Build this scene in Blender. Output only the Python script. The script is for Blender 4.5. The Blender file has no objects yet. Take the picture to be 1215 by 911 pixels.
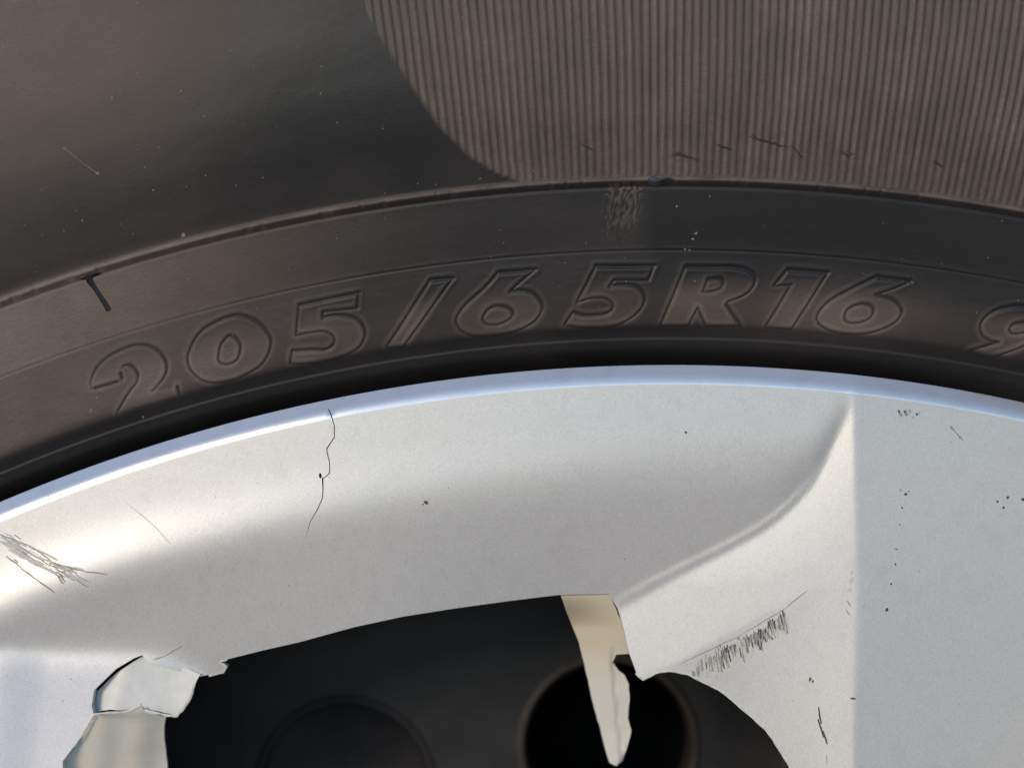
import bpy, math, random
import numpy as np
from mathutils import Vector
from mathutils.geometry import delaunay_2d_cdt
random.seed(7); rng = np.random.default_rng(7)
S = 0.000105                       # metres per photo pixel in the plane of the cover's outer lip
CX, CY, ZC = 798.0, 2480.0, 0.330  # wheel centre (photo pixels) and its height above the ground
UC, VC, D = 607.5, 455.5, 2000.0   # optical axis and camera distance, same unit
sc = bpy.context.scene
COL = sc.collection

# ------------------------------------------------------------------ camera, sky, sun, exposure
cam = bpy.data.cameras.new('camera'); cam_o = bpy.data.objects.new('camera', cam); COL.objects.link(cam_o)
cam_o.location = ((UC-CX)*S, -D*S, ZC+(CY-VC)*S); cam_o.rotation_euler = (math.pi/2, 0, 0)
cam.sensor_width = 36; cam.lens = 36*D/1215.0; cam.clip_start = 0.01; cam.clip_end = 2000
cam.dof.use_dof = True; cam.dof.focus_distance = (D-15)*S; cam.dof.aperture_fstop = 10
sc.camera = cam_o
SUN_EL, SUN_AZ = math.radians(19), math.radians(-149)   # azimuth from +Y towards +X
w = bpy.data.worlds.new('World'); sc.world = w; w.use_nodes = True
nt = w.node_tree; sky = nt.nodes.new('ShaderNodeTexSky'); sky.sky_type = 'NISHITA'; sky.sun_disc = False; sky.dust_density = 0.0; sky.ozone_density = 2.2
sky.sun_elevation = SUN_EL; sky.sun_rotation = SUN_AZ
nt.links.new(sky.outputs[0], nt.nodes['Background'].inputs[0]); nt.nodes['Background'].inputs[1].default_value = 0.115
sun = bpy.data.lights.new('sun', 'SUN'); sun.energy = 1.45; sun.angle = math.radians(20); sun.color = (1, .81, .57)
so = bpy.data.objects.new('sun', sun); COL.objects.link(so)
tosun = Vector((math.sin(SUN_AZ)*math.cos(SUN_EL), math.cos(SUN_AZ)*math.cos(SUN_EL), math.sin(SUN_EL)))
so.rotation_euler = tosun.to_track_quat('Z', 'Y').to_euler()
vs = sc.view_settings; vs.view_transform = 'Standard'; vs.look = 'None'; vs.gamma = 1; vs.exposure = 0.48

# ------------------------------------------------------------------ helpers
def P(x, y, h):                    # wheel-plane coordinates (photo-pixel units, y down) + height towards viewer -> metres from wheel centre
    return np.stack([(x-CX)*S, -h*S, (CY-y)*S], -1)
def unproj(u, v, h):               # where the ray through a photo pixel meets height h
    k = (D-h)/D
    return UC+(u-UC)*k, VC+(v-VC)*k
def proj(x, y, h):
    k = D/(D-h)
    return UC+(x-UC)*k, VC+(y-VC)*k
def empty(name, label, cat, loc):
    o = bpy.data.objects.new(name, None); COL.objects.link(o); o.location = loc
    o['label'] = label; o['category'] = cat; return o
def mk(name, V, F, mats, parent=None, N=None, attrs=None, smooth=True, label=None, kind=None, mi=None):
    me = bpy.data.meshes.new(name)
    V = np.asarray(V, float).reshape(-1, 3)
    if isinstance(F, np.ndarray):
        n, k = F.shape
        me.vertices.add(len(V)); me.vertices.foreach_set('co', V.ravel())
        me.loops.add(n*k); me.loops.foreach_set('vertex_index', F.astype(np.int32).ravel())
        me.polygons.add(n); me.polygons.foreach_set('loop_start', np.arange(0, n*k, k, dtype=np.int32))
        me.update(calc_edges=True)
    else:
        me.from_pydata([tuple(p) for p in V], [], F)
    for m in (mats if isinstance(mats, (list, tuple)) else [mats]): me.materials.append(m)
    if mi is not None: me.polygons.foreach_set('material_index', np.asarray(mi, np.int32))
    me.polygons.foreach_set('use_smooth', [smooth]*len(me.polygons))
    for k_, a in (attrs or {}).items():
        a = np.asarray(a, np.float32)
        if a.ndim == 2:
            at = me.attributes.new(k_, 'FLOAT_VECTOR', 'POINT'); at.data.foreach_set('vector', a.ravel())
        else:
            at = me.attributes.new(k_, 'FLOAT', 'POINT'); at.data.foreach_set('value', a)
    if N is not None: me.normals_split_custom_set_from_vertices([tuple(n_) for n_ in N])
    me.update()
    o = bpy.data.objects.new(name, me); COL.objects.link(o)
    if parent: o.parent = parent
    if label: o['label'] = label
    if kind: o['kind'] = kind
    return o
def sstep(a, b, x):
    t = np.clip((x-a)/(b-a), 0, 1); return t*t*(3-2*t)
def softplus(t, k): return k*np.logaddexp(0, t/k)
def smin(a, b, k): return -k*np.logaddexp(-a/k, -b/k)
def smax(a, b, k): return k*np.logaddexp(a/k, b/k)
_g = {}
def vnoise(x, y, scale, seed):     # smooth value noise, 0..1
    if seed not in _g: _g[seed] = np.random.default_rng(seed).random((256, 256))
    g = _g[seed]; X, Y = np.asarray(x)/scale+1000, np.asarray(y)/scale+1000
    i, j = np.floor(X).astype(int), np.floor(Y).astype(int); a, b = X-i, Y-j
    a = a*a*(3-2*a); b = b*b*(3-2*b); q = lambda p, r: g[p % 256, r % 256]
    return (q(i, j)*(1-a)+q(i+1, j)*a)*(1-b)+(q(i, j+1)*(1-a)+q(i+1, j+1)*a)*b

# ------------------------------------------------------------------ materials
def newmat(name):
    m = bpy.data.materials.new(name); m.use_nodes = True; n = m.node_tree
    return m, n, n.nodes['Principled BSDF']
def nd(n, t, **kw):
    x = n.nodes.new(t)
    for k, v in kw.items(): setattr(x, k, v)
    return x
def mixc(n, fac, a, b):
    x = nd(n, 'ShaderNodeMix', data_type='RGBA')
    for i, v in ((0, fac), (6, a), (7, b)):
        if hasattr(v, 'is_output'): n.links.new(v, x.inputs[i])
        else: x.inputs[i].default_value = v
    return x.outputs[2]
def maprange(n, src, a, b, c, d):
    x = nd(n, 'ShaderNodeMapRange'); n.links.new(src, x.inputs[0])
    for i, v in enumerate((a, b, c, d)): x.inputs[i+1].default_value = v
    return x.outputs[0]
def noise(n, vec, scale, detail=3, rough=.55):
    x = nd(n, 'ShaderNodeTexNoise'); x.inputs['Scale'].default_value = scale
    x.inputs['Detail'].default_value = detail; x.inputs['Roughness'].default_value = rough
    if vec is not None: n.links.new(vec, x.inputs['Vector'])
    return x.outputs[0]
def math_(n, op, a, b):
    x = nd(n, 'ShaderNodeMath', operation=op)
    for i, v in enumerate((a, b)):
        if hasattr(v, 'is_output'): n.links.new(v, x.inputs[i])
        else: x.inputs[i].default_value = v
    return x.outputs[0]
def rubber_mat():
    m, n, b = newmat('rubber')
    pa = nd(n, 'ShaderNodeAttribute', attribute_name='polar').outputs['Vector']
    du = nd(n, 'ShaderNodeAttribute', attribute_name='dust_and_light').outputs['Fac']
    st = nd(n, 'ShaderNodeMapping'); n.links.new(pa, st.inputs[0]); st.inputs['Scale'].default_value = (.06, .6, 1)
    streak = noise(n, st.outputs[0], 1.0, 4)
    cloud = noise(n, pa, .018, 5, .6); grain = noise(n, pa, .55, 3, .7)
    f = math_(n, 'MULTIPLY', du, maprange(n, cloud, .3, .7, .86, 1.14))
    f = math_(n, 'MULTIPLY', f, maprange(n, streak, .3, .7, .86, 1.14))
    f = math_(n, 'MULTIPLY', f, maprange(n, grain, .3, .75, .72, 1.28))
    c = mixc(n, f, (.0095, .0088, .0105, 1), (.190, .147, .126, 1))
    n.links.new(c, b.inputs['Base Color'])
    n.links.new(maprange(n, f, 0, .5, .42, .72), b.inputs['Roughness'])
    b.inputs['Specular IOR Level'].default_value = .44
    bp = nd(n, 'ShaderNodeBump'); bp.inputs['Strength'].default_value = .22; bp.inputs['Distance'].default_value = 1.2*S
    hgt = math_(n, 'ADD', grain, math_(n, 'MULTIPLY', streak, .5)); n.links.new(hgt, bp.inputs['Height'])
    n.links.new(bp.outputs[0], b.inputs['Normal'])
    return m
RUBBER = rubber_mat()
def silver_mat(name='silver_paint', c0=(.57, .555, .56, 1), c1=(.73, .715, .715, 1), metal=.42, rough=(.38, .45)):
    m, n, b = newmat(name)
    tc = nd(n, 'ShaderNodeTexCoord').outputs['Object']
    fl = noise(n, tc, 5200, 2, .6); mid = noise(n, tc, 420, 4, .6); big = noise(n, tc, 45, 3)
    c = mixc(n, maprange(n, fl, .25, .75, 0, 1), c0, c1)
    c = mixc(n, maprange(n, mid, .50, .85, 0, .22), c, (.40, .385, .36, 1))
    n.links.new(c, b.inputs['Base Color'])
    b.inputs['Coat Weight'].default_value = .5; b.inputs['Coat Roughness'].default_value = .16; b.inputs['Metallic'].default_value = metal
    n.links.new(maprange(n, big, .3, .7, *rough), b.inputs['Roughness'])
    bp = nd(n, 'ShaderNodeBump'); bp.inputs['Strength'].default_value = .12; bp.inputs['Distance'].default_value = .6*S
    n.links.new(fl, bp.inputs['Height']); n.links.new(bp.outputs[0], b.inputs['Normal'])
    return m
SILVER = silver_mat(); SKY_LIP = silver_mat('sky_lit_silver', (.80, .80, .82, 1), (.88, .88, .90, 1), .70, (.20, .26))  # lip: same silver paint, made lighter and bluer to hold sky light
def plain(name, col, rough, var=.25, scale=800, metal=0, spec=.5, col2=None, bump=0):
    m, n, b = newmat(name); tc = nd(n, 'ShaderNodeTexCoord').outputs['Object']
    f = noise(n, tc, scale, 4, .6)
    c2 = col2 or tuple(x*(1-var) for x in col)
    n.links.new(mixc(n, maprange(n, f, .35, .65, 0, 1), (*col, 1), (*c2, 1)), b.inputs['Base Color'])
    b.inputs['Roughness'].default_value = rough; b.inputs['Metallic'].default_value = metal
    b.inputs['Specular IOR Level'].default_value = spec
    if bump:
        bp = nd(n, 'ShaderNodeBump'); bp.inputs['Strength'].default_value = .4; bp.inputs['Distance'].default_value = bump
        n.links.new(f, bp.inputs['Height']); n.links.new(bp.outputs[0], b.inputs['Normal'])
    return m
BARE = plain('bare_plastic', (.70, .68, .63), .5, scale=260, col2=(.68, .61, .50))
def strip_mat():
    m, n, b = newmat('stained_plastic'); tc = nd(n, 'ShaderNodeTexCoord').outputs['Object']
    d = nd(n, 'ShaderNodeVectorMath', operation='DISTANCE'); n.links.new(tc, d.inputs[0]); d.inputs[1].default_value = ((697-CX)*S, 0.006, (CY-732)*S)
    f = noise(n, tc, 500, 4, .6); k = math_(n, 'ADD', d.outputs['Value'], math_(n, 'MULTIPLY', f, .004))
    n.links.new(mixc(n, maprange(n, k, .006, .0125, 1, 0), (.66, .64, .60, 1), (.63, .555, .43, 1)), b.inputs['Base Color']); b.inputs['Roughness'].default_value = .5
    return m
STRIP = strip_mat()
TORN = plain('torn_plastic', (.66, .66, .655), .42, scale=700, var=.10)
WHITE_EDGE = plain('torn_edge', (.70, .69, .66), .6, scale=1500)
STEEL = plain('black_steel_paint', (.013, .013, .016), .5, scale=160, spec=.35, col2=(.024, .023, .026))
LIT_STEEL = plain('lit_steel', (.035, .027, .024), .6, scale=300)  # copy of the black steel with brown light painted into its colour
DARK = plain('dark_brake_parts', (.006, .006, .008), .6, spec=.2)
SCUFF_D = plain('scuff_dark', (.07, .068, .066), .7, scale=3000)
SCUFF_L = plain('scuff_light', (.33, .325, .31), .65, scale=3000)
SCUFF_O = plain('scuff_olive', (.36, .345, .30), .7, scale=3000)
SCUFF_S = plain('scuff_smear', (.60, .59, .56), .55, scale=2500, col2=(.50, .49, .46))
CRACKM = plain('crack_shadow', (.05, .046, .045), .8, spec=.1)
SPECK = plain('pale_dust', (.21, .19, .175), .8, scale=3000)

# ------------------------------------------------------------------ ground the wheel stands on
def ground():
    m, n, b = newmat('asphalt'); tc = nd(n, 'ShaderNodeTexCoord').outputs['Object']
    f = noise(n, tc, 60, 5, .65); g = noise(n, tc, 1.3, 4)
    c = mixc(n, maprange(n, f, .35, .7, 0, 1), (.31, .265, .235, 1), (.43, .375, .335, 1))
    n.links.new(mixc(n, maprange(n, g, .35, .7, 0, .5), c, (.37, .32, .285, 1)), b.inputs['Base Color'])
    b.inputs['Roughness'].default_value = .9
    bp = nd(n, 'ShaderNodeBump'); bp.inputs['Distance'].default_value = .004; n.links.new(f, bp.inputs['Height'])
    n.links.new(bp.outputs[0], b.inputs['Normal'])
    R_ = 900.0; k = 48
    V = [(0, 0, 0)]+[(r*math.cos(2*math.pi*i/k), r*math.sin(2*math.pi*i/k), 0) for r in (2, 20, 150, R_) for i in range(k)]
    F = [(0, 1+i, 1+(i+1) % k) for i in range(k)]
    for q in range(3):
        a, c_ = 1+q*k, 1+(q+1)*k
        F += [(a+i, c_+i, c_+(i+1) % k, a+(i+1) % k) for i in range(k)]
    mk('ground', V, F, m, kind='structure')
ground()

# ================================================================== TYRE
def Rw(v, h): return CY-(VC+(v-VC)*(D-h)/D)     # wheel radius of a circle whose top is seen at photo row v
R_LOW, R_STEP, R_THIN, R_RIB = Rw(404, -28), Rw(388, -14), Rw(297, 4), Rw(216, 20)
_pr = np.array([[2000, -90], [2040, -50], [2056, -28], [R_LOW-9, -13], [R_LOW-1, -8], [R_LOW+4, -7], [R_STEP-4, -2], [R_STEP+4, 5],
    [R_STEP+16, 9], [2140, 16], [R_THIN, 22], [2220, 29], [R_RIB-8, 35], [R_RIB+8, 39], [2300, 47], [2350, 59], [2400, 66], [2450, 68], [2500, 64],
    [2560, 54], [2640, 32], [2740, -10], [2860, -80], [3000, -190], [3100, -310]])
_pr[:, 1] -= 18
def hermite(x, xs, ys):
    d = np.diff(ys)/np.diff(xs); m = np.zeros(len(xs)); m[1:-1] = np.where(d[1:]*d[:-1] > 0, 2*d[1:]*d[:-1]/(d[1:]+d[:-1]+1e-12), 0); m[0], m[-1] = d[0], d[-1]
    i = np.clip(np.searchsorted(xs, x)-1, 0, len(xs)-2); hh = xs[i+1]-xs[i]; t = (x-xs[i])/hh
    return ((1+2*t)*(1-t)**2*ys[i]+t*(1-t)**2*hh*m[i]+t*t*(3-2*t)*ys[i+1]+t*t*(t-1)*hh*m[i+1])
def tyre_h(r):
    h = hermite(np.asarray(r, float), _pr[:, 0], _pr[:, 1])
    h = h+4.0*np.exp(-((r-R_RIB-2)/3.4)**2)-1.6*np.exp(-((r-R_RIB+5)/1.7)**2)    # moulding rib and the groove under it
    h = h-.75*np.exp(-((r-R_THIN)/.95)**2)+.15*np.exp(-((r-R_THIN-3)/1.6)**2)    # hairline mould joint
    return h+.7*np.exp(-((r-R_LOW-1)/1.6)**2)
def on_tyre(u, v):                 # photo pixel -> wheel-plane position on the sidewall
    x, y = u, v
    for _ in range(4):
        x, y = unproj(u, v, tyre_h(np.hypot(x-CX, y-CY)))
    return x, y
def spline(pts, step=1.6):         # pts: (x,y) smooth or (x,y,1) corner; closed Catmull-Rom with hard corners
    n = len(pts); out = []
    for i in range(n):
        p0, p1, p2, p3 = (np.array(pts[(i+k) % n][:2], float) for k in (-1, 0, 1, 2))
        if len(pts[i]) > 2: p0 = 2*p1-p2
        if len(pts[(i+1) % n]) > 2: p3 = 2*p2-p1
        m = max(2, int(np.hypot(*(p2-p1))/step)); t = (np.arange(m)/m)[:, None]
        out.append(.5*(2*p1+(p2-p0)*t+(2*p0-5*p1+4*p2-p3)*t*t+(3*p1-p0-3*p2+p3)*t**3))
    return np.concatenate(out)
def opn(pts):
    q = [(*pts[0][:2], 1)]+list(pts[1:-1])+[(*pts[-1][:2], 1)]
    a = spline(q+[(pts[0][0], pts[0][1], 1)])
    k = np.argmin(np.hypot(*(a-np.array(pts[-1][:2])).T)); return a[:k+1]
K = 1
# every glyph: zoom origin, zoom scale, body outline, grooves (closed outlines or open strokes)
G = []
def glyph(name, label, x0, y0, z, body, loops, opens=()):
    cv = lambda L: [(x0+p[0]/z, y0+p[1]/z)+tuple(p[2:]) for p in L]
    G.append((name, label, cv(body), [cv(L) for L in loops], [cv(L) for L in opens]))
two_o = [(155,580),(145,530),(165,450),(210,370),(310,280),(440,210),(560,168),(680,165),(780,205),(850,285),(875,370),(860,440),(825,500),(760,575),(735,598)]
two_i = [(440,375),(470,355),(520,350),(570,390),(600,450),(585,520),(530,590),(470,680),(410,790),(390,830)]
glyph('moulded_digit', 'worn first digit 2 of the size marking, its foot rubbed away', 90, 390, 8.1,
      two_o+[(980,560,1),(1000,640,1),(400,805,1),(530,590),(600,450),(570,390),(520,350),(450,370),(430,500,1)], [], [two_o, [(155,580),(300,540),(430,500)], two_i, [(430,415),(450,495)], [(975,545),(995,640)]])
zero = [(105,600),(125,530),(175,430),(250,340),(370,270),(470,225),(580,200),(700,225),(800,285),(875,370),(905,450),(890,540),(850,620),(790,690),(700,745),(560,810),(440,835),(330,840),(240,815),(165,755),(120,690)]
glyph('moulded_digit', 'round digit 0 after the worn 2', 210, 350, 8.1, zero, [zero, [(430,470),(500,400),(560,410),(610,480),(605,560),(570,630),(500,665),(430,660),(400,620),(410,540)]])
five = [(205,265,K),(775,145,K),(765,290,K),(430,325,K),(430,385,K),(540,360),(640,365),(745,390),(815,460),(835,550),(800,640),(730,700),(600,760),(450,800),(300,820),(120,822,K),(135,700,K),(330,688),(450,690),(520,655),(545,600),(520,545),(440,512),(330,520),(175,550,K)]
glyph('moulded_digit', 'upright digit 5 before the slash', 330, 330, 8.1, five, [five])
sl = [(575,185,K),(790,165,K),(315,820,K),(150,832,K)]
glyph('moulded_slash', 'slanted stroke between 205 and 65', 440, 310, 8.1, sl, [sl])
six = [(495,195,K),(850,165,K),(690,300),(605,375,K),(720,365),(820,385),(890,450),(920,530),(890,610),(820,680),(700,740),(560,780),(400,800),(250,795),(150,755),(100,690),(95,640),(130,570),(200,490),(330,375),(430,275)]
glyph('moulded_digit', 'digit 6 right after the slash', 530, 300, 8.1, six, [six, [(350,620),(400,550),(480,515),(570,520),(630,560),(635,610),(590,650),(500,690),(400,690),(355,660)]])
fiv2 = [(385,135,K),(940,130,K),(890,265,K),(560,265,K),(510,325,K),(600,310),(720,310),(800,350),(845,420),(840,500),(790,570),(720,630),(600,690),(450,715),(300,720),(80,695,K),(165,570,K),(260,600),(400,600),(500,580),(545,530),(530,470),(450,435),(330,440),(200,480,K)]
glyph('moulded_digit', 'slanted digit 5 before the letter R', 660, 300, 8.1, fiv2, [fiv2])
arr = [(355,140,K),(600,140),(800,140),(930,165),(1010,220),(1020,290),(980,360),(900,420),(760,470,K),(740,495,K),(880,700,K),(550,705,K),(470,530,K),(380,700,K),(110,705,K)]
glyph('moulded_letter', 'capital letter R in the middle of the size marking', 770, 300, 8.1, arr, [arr, [(570,260,K),(680,250),(715,290),(690,345),(600,375),(520,375,K)]])
one = [(360,170,K),(750,195,K),(400,735,K),(150,715,K),(400,310,K),(235,320,K)]
glyph('moulded_digit', 'digit 1 after the letter R', 890, 300, 8.1, one, [one])
six2 = [(730,155,K),(1060,195,K),(900,265),(720,325,K),(800,345),(890,375),(955,435),(970,500),(930,570),(840,630),(700,680),(540,700),(380,690),(250,650),(170,590),(160,530),(210,450),(300,370),(430,300),(580,225)]
glyph('moulded_digit', 'dusty digit 6 after the 1', 950, 310, 8.1, six2, [six2, [(425,530),(450,470),(530,425),(620,410),(690,440),(695,510),(650,560),(570,590),(480,595),(430,570)]])
nine = [(690,600,K),(580,575),(500,510),(490,430),(530,350),(620,280),(740,235),(880,215),(1000,222),(1120,260),(1180,330),(1185,420),(1100,530),(960,640),(780,715),(600,765,K),(345,710,K)]
glyph('moulded_digit', 'digit 9 at the right, set apart from 16', 1110, 340, 9.114, nine, [nine, [(800,470),(830,420),(900,395),(1020,395),(1060,440),(1000,490),(880,510),(820,505)]])

def inside_poly(px, py, poly):
    c = np.zeros(px.shape, bool); x1, y1 = poly[:, 0], poly[:, 1]; x2, y2 = np.roll(x1, -1), np.roll(y1, -1)
    for a, b, c_, d in zip(x1, y1, x2, y2):
        if b == d: continue
        c ^= ((b > py) != (d > py)) & (px < (c_-a)*(py-b)/(d-b)+a)
    return c
def stroke_field(px, py, pts, closed, sign):   # distance to a polyline and the local groove width
    best = np.full(px.shape, 1e9); wid = np.ones(px.shape)
    n = len(pts); ctr = pts.mean(0)
    for i in range(n if closed else n-1):
        a, b = pts[i], pts[(i+1) % n]; d = b-a; L = d@d
        if L < 1e-9: continue
        t = np.clip(((px-a[0])*d[0]+(py-a[1])*d[1])/L, 0, 1)
        q = np.hypot(px-a[0]-t*d[0], py-a[1]-t*d[1])
        nn = np.array([d[1], -d[0]])/math.sqrt(L)*sign
        w_ = 1.0+1.15*max(0, nn @ np.array([.45, -.89]))
        if not closed:
            s = (i+t)/(n-1); w_ = w_*np.clip(np.minimum(s, 1-s)*8, .35, 1)
        k = q < best; best = np.where(k, q, best); wid = np.where(k, w_, wid)
    return best, wid

def build_tyre():
    root = empty('tyre', 'dusty black car tyre marked 205/65R16 around the silver wheel cover', 'tyre', (0, 0, ZC))
    T0, T1 = math.radians(-30), math.radians(21)
    th = np.arange(T0, T1, 1.25/2230)
    rows = np.concatenate([np.arange(2030, R_LOW-8, 4), np.arange(R_LOW-8, 2185, 1.35), np.arange(2187, R_THIN-6, 1.4), np.arange(R_THIN-6, R_THIN+7, .8),
                           np.arange(R_THIN+8, R_RIB-14, 4), np.arange(R_RIB-14, R_RIB+12, 1.2), np.arange(R_RIB+13, 2520, 4.5), np.arange(2520, 2705, 9)])
    rows = np.unique(np.round(rows, 2)); rows = rows[np.concatenate([[True], np.diff(rows) > .6])]
    TH, R = np.meshgrid(th, rows); X = CX+R*np.sin(TH); Y = CY-R*np.cos(TH)
    H = tyre_h(R); U, Vv = proj(X, Y, H)
    gn = vnoise(U, Vv, 70, 11); gn2 = vnoise(U, Vv, 24, 12); gn3 = vnoise(TH*2230, R*3, 14, 13)
    H = H+.2*(gn3-.5)*sstep(R_STEP, R_STEP+10, R)
    # --- rib is nicked here and there
    H -= np.exp(-((R-R_RIB-1)/3.2)**2)*2.2*sstep(.70, .9, vnoise(TH*2260, TH*0, 9, 21))
    # --- serrated panel: fine radial ridges
    bx = np.array([[-400, 345], [-200, 368], [-60, 405], [0, 428], [60, 458], [110, 490], [150, 517], [185, 552], [205, 585], [216, 612], [226, 640], [400, 900]])
    xb = np.interp(Vv, bx[:, 0], bx[:, 1]); sd = (U-xb)*.72
    pm = sstep(0, 7, sd)*sstep(R_RIB+5, R_RIB+10, R)
    pitch = 9.25/2290; ph = (TH+.35*pitch*0)/pitch
    wob = .10*(vnoise(TH*2290, R, 60, 31)-.5); q = ph+wob; idx = np.floor(q).astype(int); fr = q-idx
    rv = np.random.default_rng(5).random(4000)[idx % 4000]
    edge = np.minimum(fr, 1-fr)
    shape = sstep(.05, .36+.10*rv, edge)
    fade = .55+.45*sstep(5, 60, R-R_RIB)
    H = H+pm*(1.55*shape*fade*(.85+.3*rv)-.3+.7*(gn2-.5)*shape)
    # --- lettering
    letter = np.full(H.shape, -1); inside_all = np.zeros(H.shape); groove_all = np.zeros(H.shape)
    for gi, (nm, lb, body, loops, opens) in enumerate(G):
        tw = lambda A: np.array([on_tyre(*p) for p in A])
        bp_ = tw(spline(body, 2.5)); x0, y0 = bp_.min(0)-14; x1, y1 = bp_.max(0)+14
        rr, cc = np.where((X > x0) & (X < x1) & (Y > y0) & (Y < y1))
        px, py = X[rr, cc], Y[rr, cc]
        ins = inside_poly(px, py, bp_)
        dd, ww = np.full(px.shape, 1e9), np.ones(px.shape)
        for L, closed in [(l, 1) for l in loops]+[(l, 0) for l in opens]:
            pts = tw(spline(L) if closed else opn(L))
            area = np.sum(pts[:, 0]*np.roll(pts[:, 1], -1)-np.roll(pts[:, 0], -1)*pts[:, 1])
            a, b = stroke_field(px, py, pts, closed, (1 if area > 0 else -1) if closed else 1)
            k = a < dd; dd = np.where(k, a, dd); ww = np.where(k, b, ww)
        low = sstep(R_STEP-1, R_STEP+9, R[rr, cc])*.75+.25
        depth = (1.45 if gi else 1.25)*low*(.8+.4*gn2[rr, cc])
        gr = np.exp(-(dd/ww)**2); lip = np.exp(-((dd-ww-2.6)/2.4)**2)*(dd > .5)
        H[rr, cc] += -depth*gr+.5*lip*low+.45*ins
        groove_all[rr, cc] = np.maximum(groove_all[rr, cc], gr); inside_all[rr, cc] = np.maximum(inside_all[rr, cc], .5*ins+.5*lip)
        near = ins | (dd < 2.5)
        letter[rr[near], cc[near]] = gi
    # --- scuffed patch below the rib, mould-vent stubs
    scuff = sstep(26, 14, np.abs(U-740+.12*(Vv-230)))*sstep(214, 220, Vv)*sstep(305, 235, Vv)
    fine = vnoise(U, Vv, 2.2, 41)
    H += scuff*1.6*(fine-.5)
    # --- dusty film, with reflections, highlights and shade painted into its tone
    dust_and_light = .055+.06*(gn-.5)
    dust_and_light += .85*sstep(600, -40, U)**1.3*sstep(R_RIB+20, R_RIB-12, R)*(1-.35*sstep(R_THIN+2, R_THIN-6, R))*sstep(R_STEP-6, R_STEP+20, R)
    dust_and_light += .10*sstep(500, 0, U)*sstep(R_RIB, R_RIB+40, R)
    dust_and_light += .42*sstep(380, 40, np.hypot(U-20, (Vv-30)*1.6))-.13*np.exp(-(((U-400)/150)**2+((Vv-110)/75)**2))*(1-pm)  # painted reflections: pale sky at upper left, dark viewer beside the panel
    dark_reflection = sstep(757, 788, U+14*(gn2-.5))*sstep(1230, 1060, U)*sstep(R_RIB-3, R_RIB-18, R)*sstep(R_THIN-70, R_THIN+5, R)  # dark glossy reflection right of centre, painted into the tone
    dust_and_light = dust_and_light*(1-.8*dark_reflection)
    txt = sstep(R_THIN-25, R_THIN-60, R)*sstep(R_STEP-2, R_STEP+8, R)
    dust_and_light += txt*(.09+.46*inside_all*(.4+.9*vnoise(U, Vv, 45, 51)))
    dust_and_light += .28*np.exp(-(((U-990)/110)**2+((Vv-372)/34)**2))
    dust_and_light = dust_and_light*(1-.85*groove_all)  # shade of the lettering grooves painted in as a darker tone
    dust_and_light = dust_and_light*(1-pm)+pm*(.57*(.45+.55*shape)*(.85+.3*gn)*(.85+.35*rv)*(.85+.3*vnoise(TH*2290*1.1, R*.04, 1.0, 61))*(.88+.24*vnoise(U, Vv, 2.6, 62))+.04)
    dust_and_light += scuff*.35*sstep(.35, .8, fine)
    dust_and_light += .55*np.exp(-((R-R_RIB-4)/2.6)**2)*(.6+.8*gn2)  # sky reflection on the upper side of the rib, painted pale
    dust_and_light *= 1-.35*sstep(R_STEP-2, R_LOW+2, R)  # shade on the step down to the bead, painted darker
    dust_and_light = np.clip(dust_and_light, .01, .9)
    # normals of the whole sheet
    p3 = P(X, Y, H); du = np.gradient(p3, axis=1); dv = np.gradient(p3, axis=0); N = np.cross(du, dv)
    N /= np.linalg.norm(N, axis=-1, keepdims=True); N = np.where(N[..., 1:2] > 0, -N, N)
    nr, nc = H.shape; ids = np.arange(nr*nc).reshape(nr, nc)
    quads = np.stack([ids[:-1, :-1], ids[:-1, 1:], ids[1:, 1:], ids[1:, :-1]], -1).reshape(-1, 4)
    lab = np.full((nr-1, nc-1), 0)
    ribm = (np.abs(R-R_RIB-1) < 4.5)[:-1, :-1]
    lab[ribm] = 1
    let = letter[:-1, :-1]; lab[let >= 0] = 10+let[let >= 0]
    pmf = pm[:-1, :-1] > .35; lab[pmf] = 1000+(idx[:-1, :-1][pmf]-idx.min())
    lab = lab.ravel(); Vp, Nn = p3.reshape(-1, 3), N.reshape(-1, 3)
    pol = np.stack([TH*2230, R, 0*R], -1).reshape(-1, 3); dflat = dust_and_light.ravel()
    for l in np.unique(lab):
        F = quads[lab == l]; u, inv = np.unique(F, return_inverse=True); F2 = inv.reshape(-1, 4)
        if l >= 1000 and len(F) < 8: nm, lb = 'ridge', None
        elif l == 0: nm, lb = 'sidewall', None
        elif l == 1: nm, lb = 'moulding_rib', None
        elif l >= 1000: nm, lb = 'ridge', None
        else: nm, lb = G[l-10][0], G[l-10][1]
        v, n_, at = Vp[u], Nn[u], {'dust_and_light': dflat[u], 'polar': pol[u]}
        if l == 0:   # the rest of the sidewall, shoulder and tread, turned round the axle
            pr = [(float(r), float(tyre_h(r))) for r in np.concatenate([np.arange(2030, 2700, 14), [2700]])]
            out = [(r, float(hermite(np.array([r]), _pr[:, 0], _pr[:, 1])[0])) for r in np.arange(2720, 3090, 25)]
            tread = [(3150, -400), (3190, -480), (3204, -560)]
            for c0 in (-800, -1150, -1500, -1850): tread += [(3205, c0+60), (3130, c0+52), (3130, c0-22), (3205, c0-30)]
            tread += [(3204, -2080), (3190, -2180), (3140, -2270), (3000, -2440), (2700, -2590), (2400, -2600), (2100, -2400), (2030, -2320)]
            ex_v, ex_f = [], []
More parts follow.
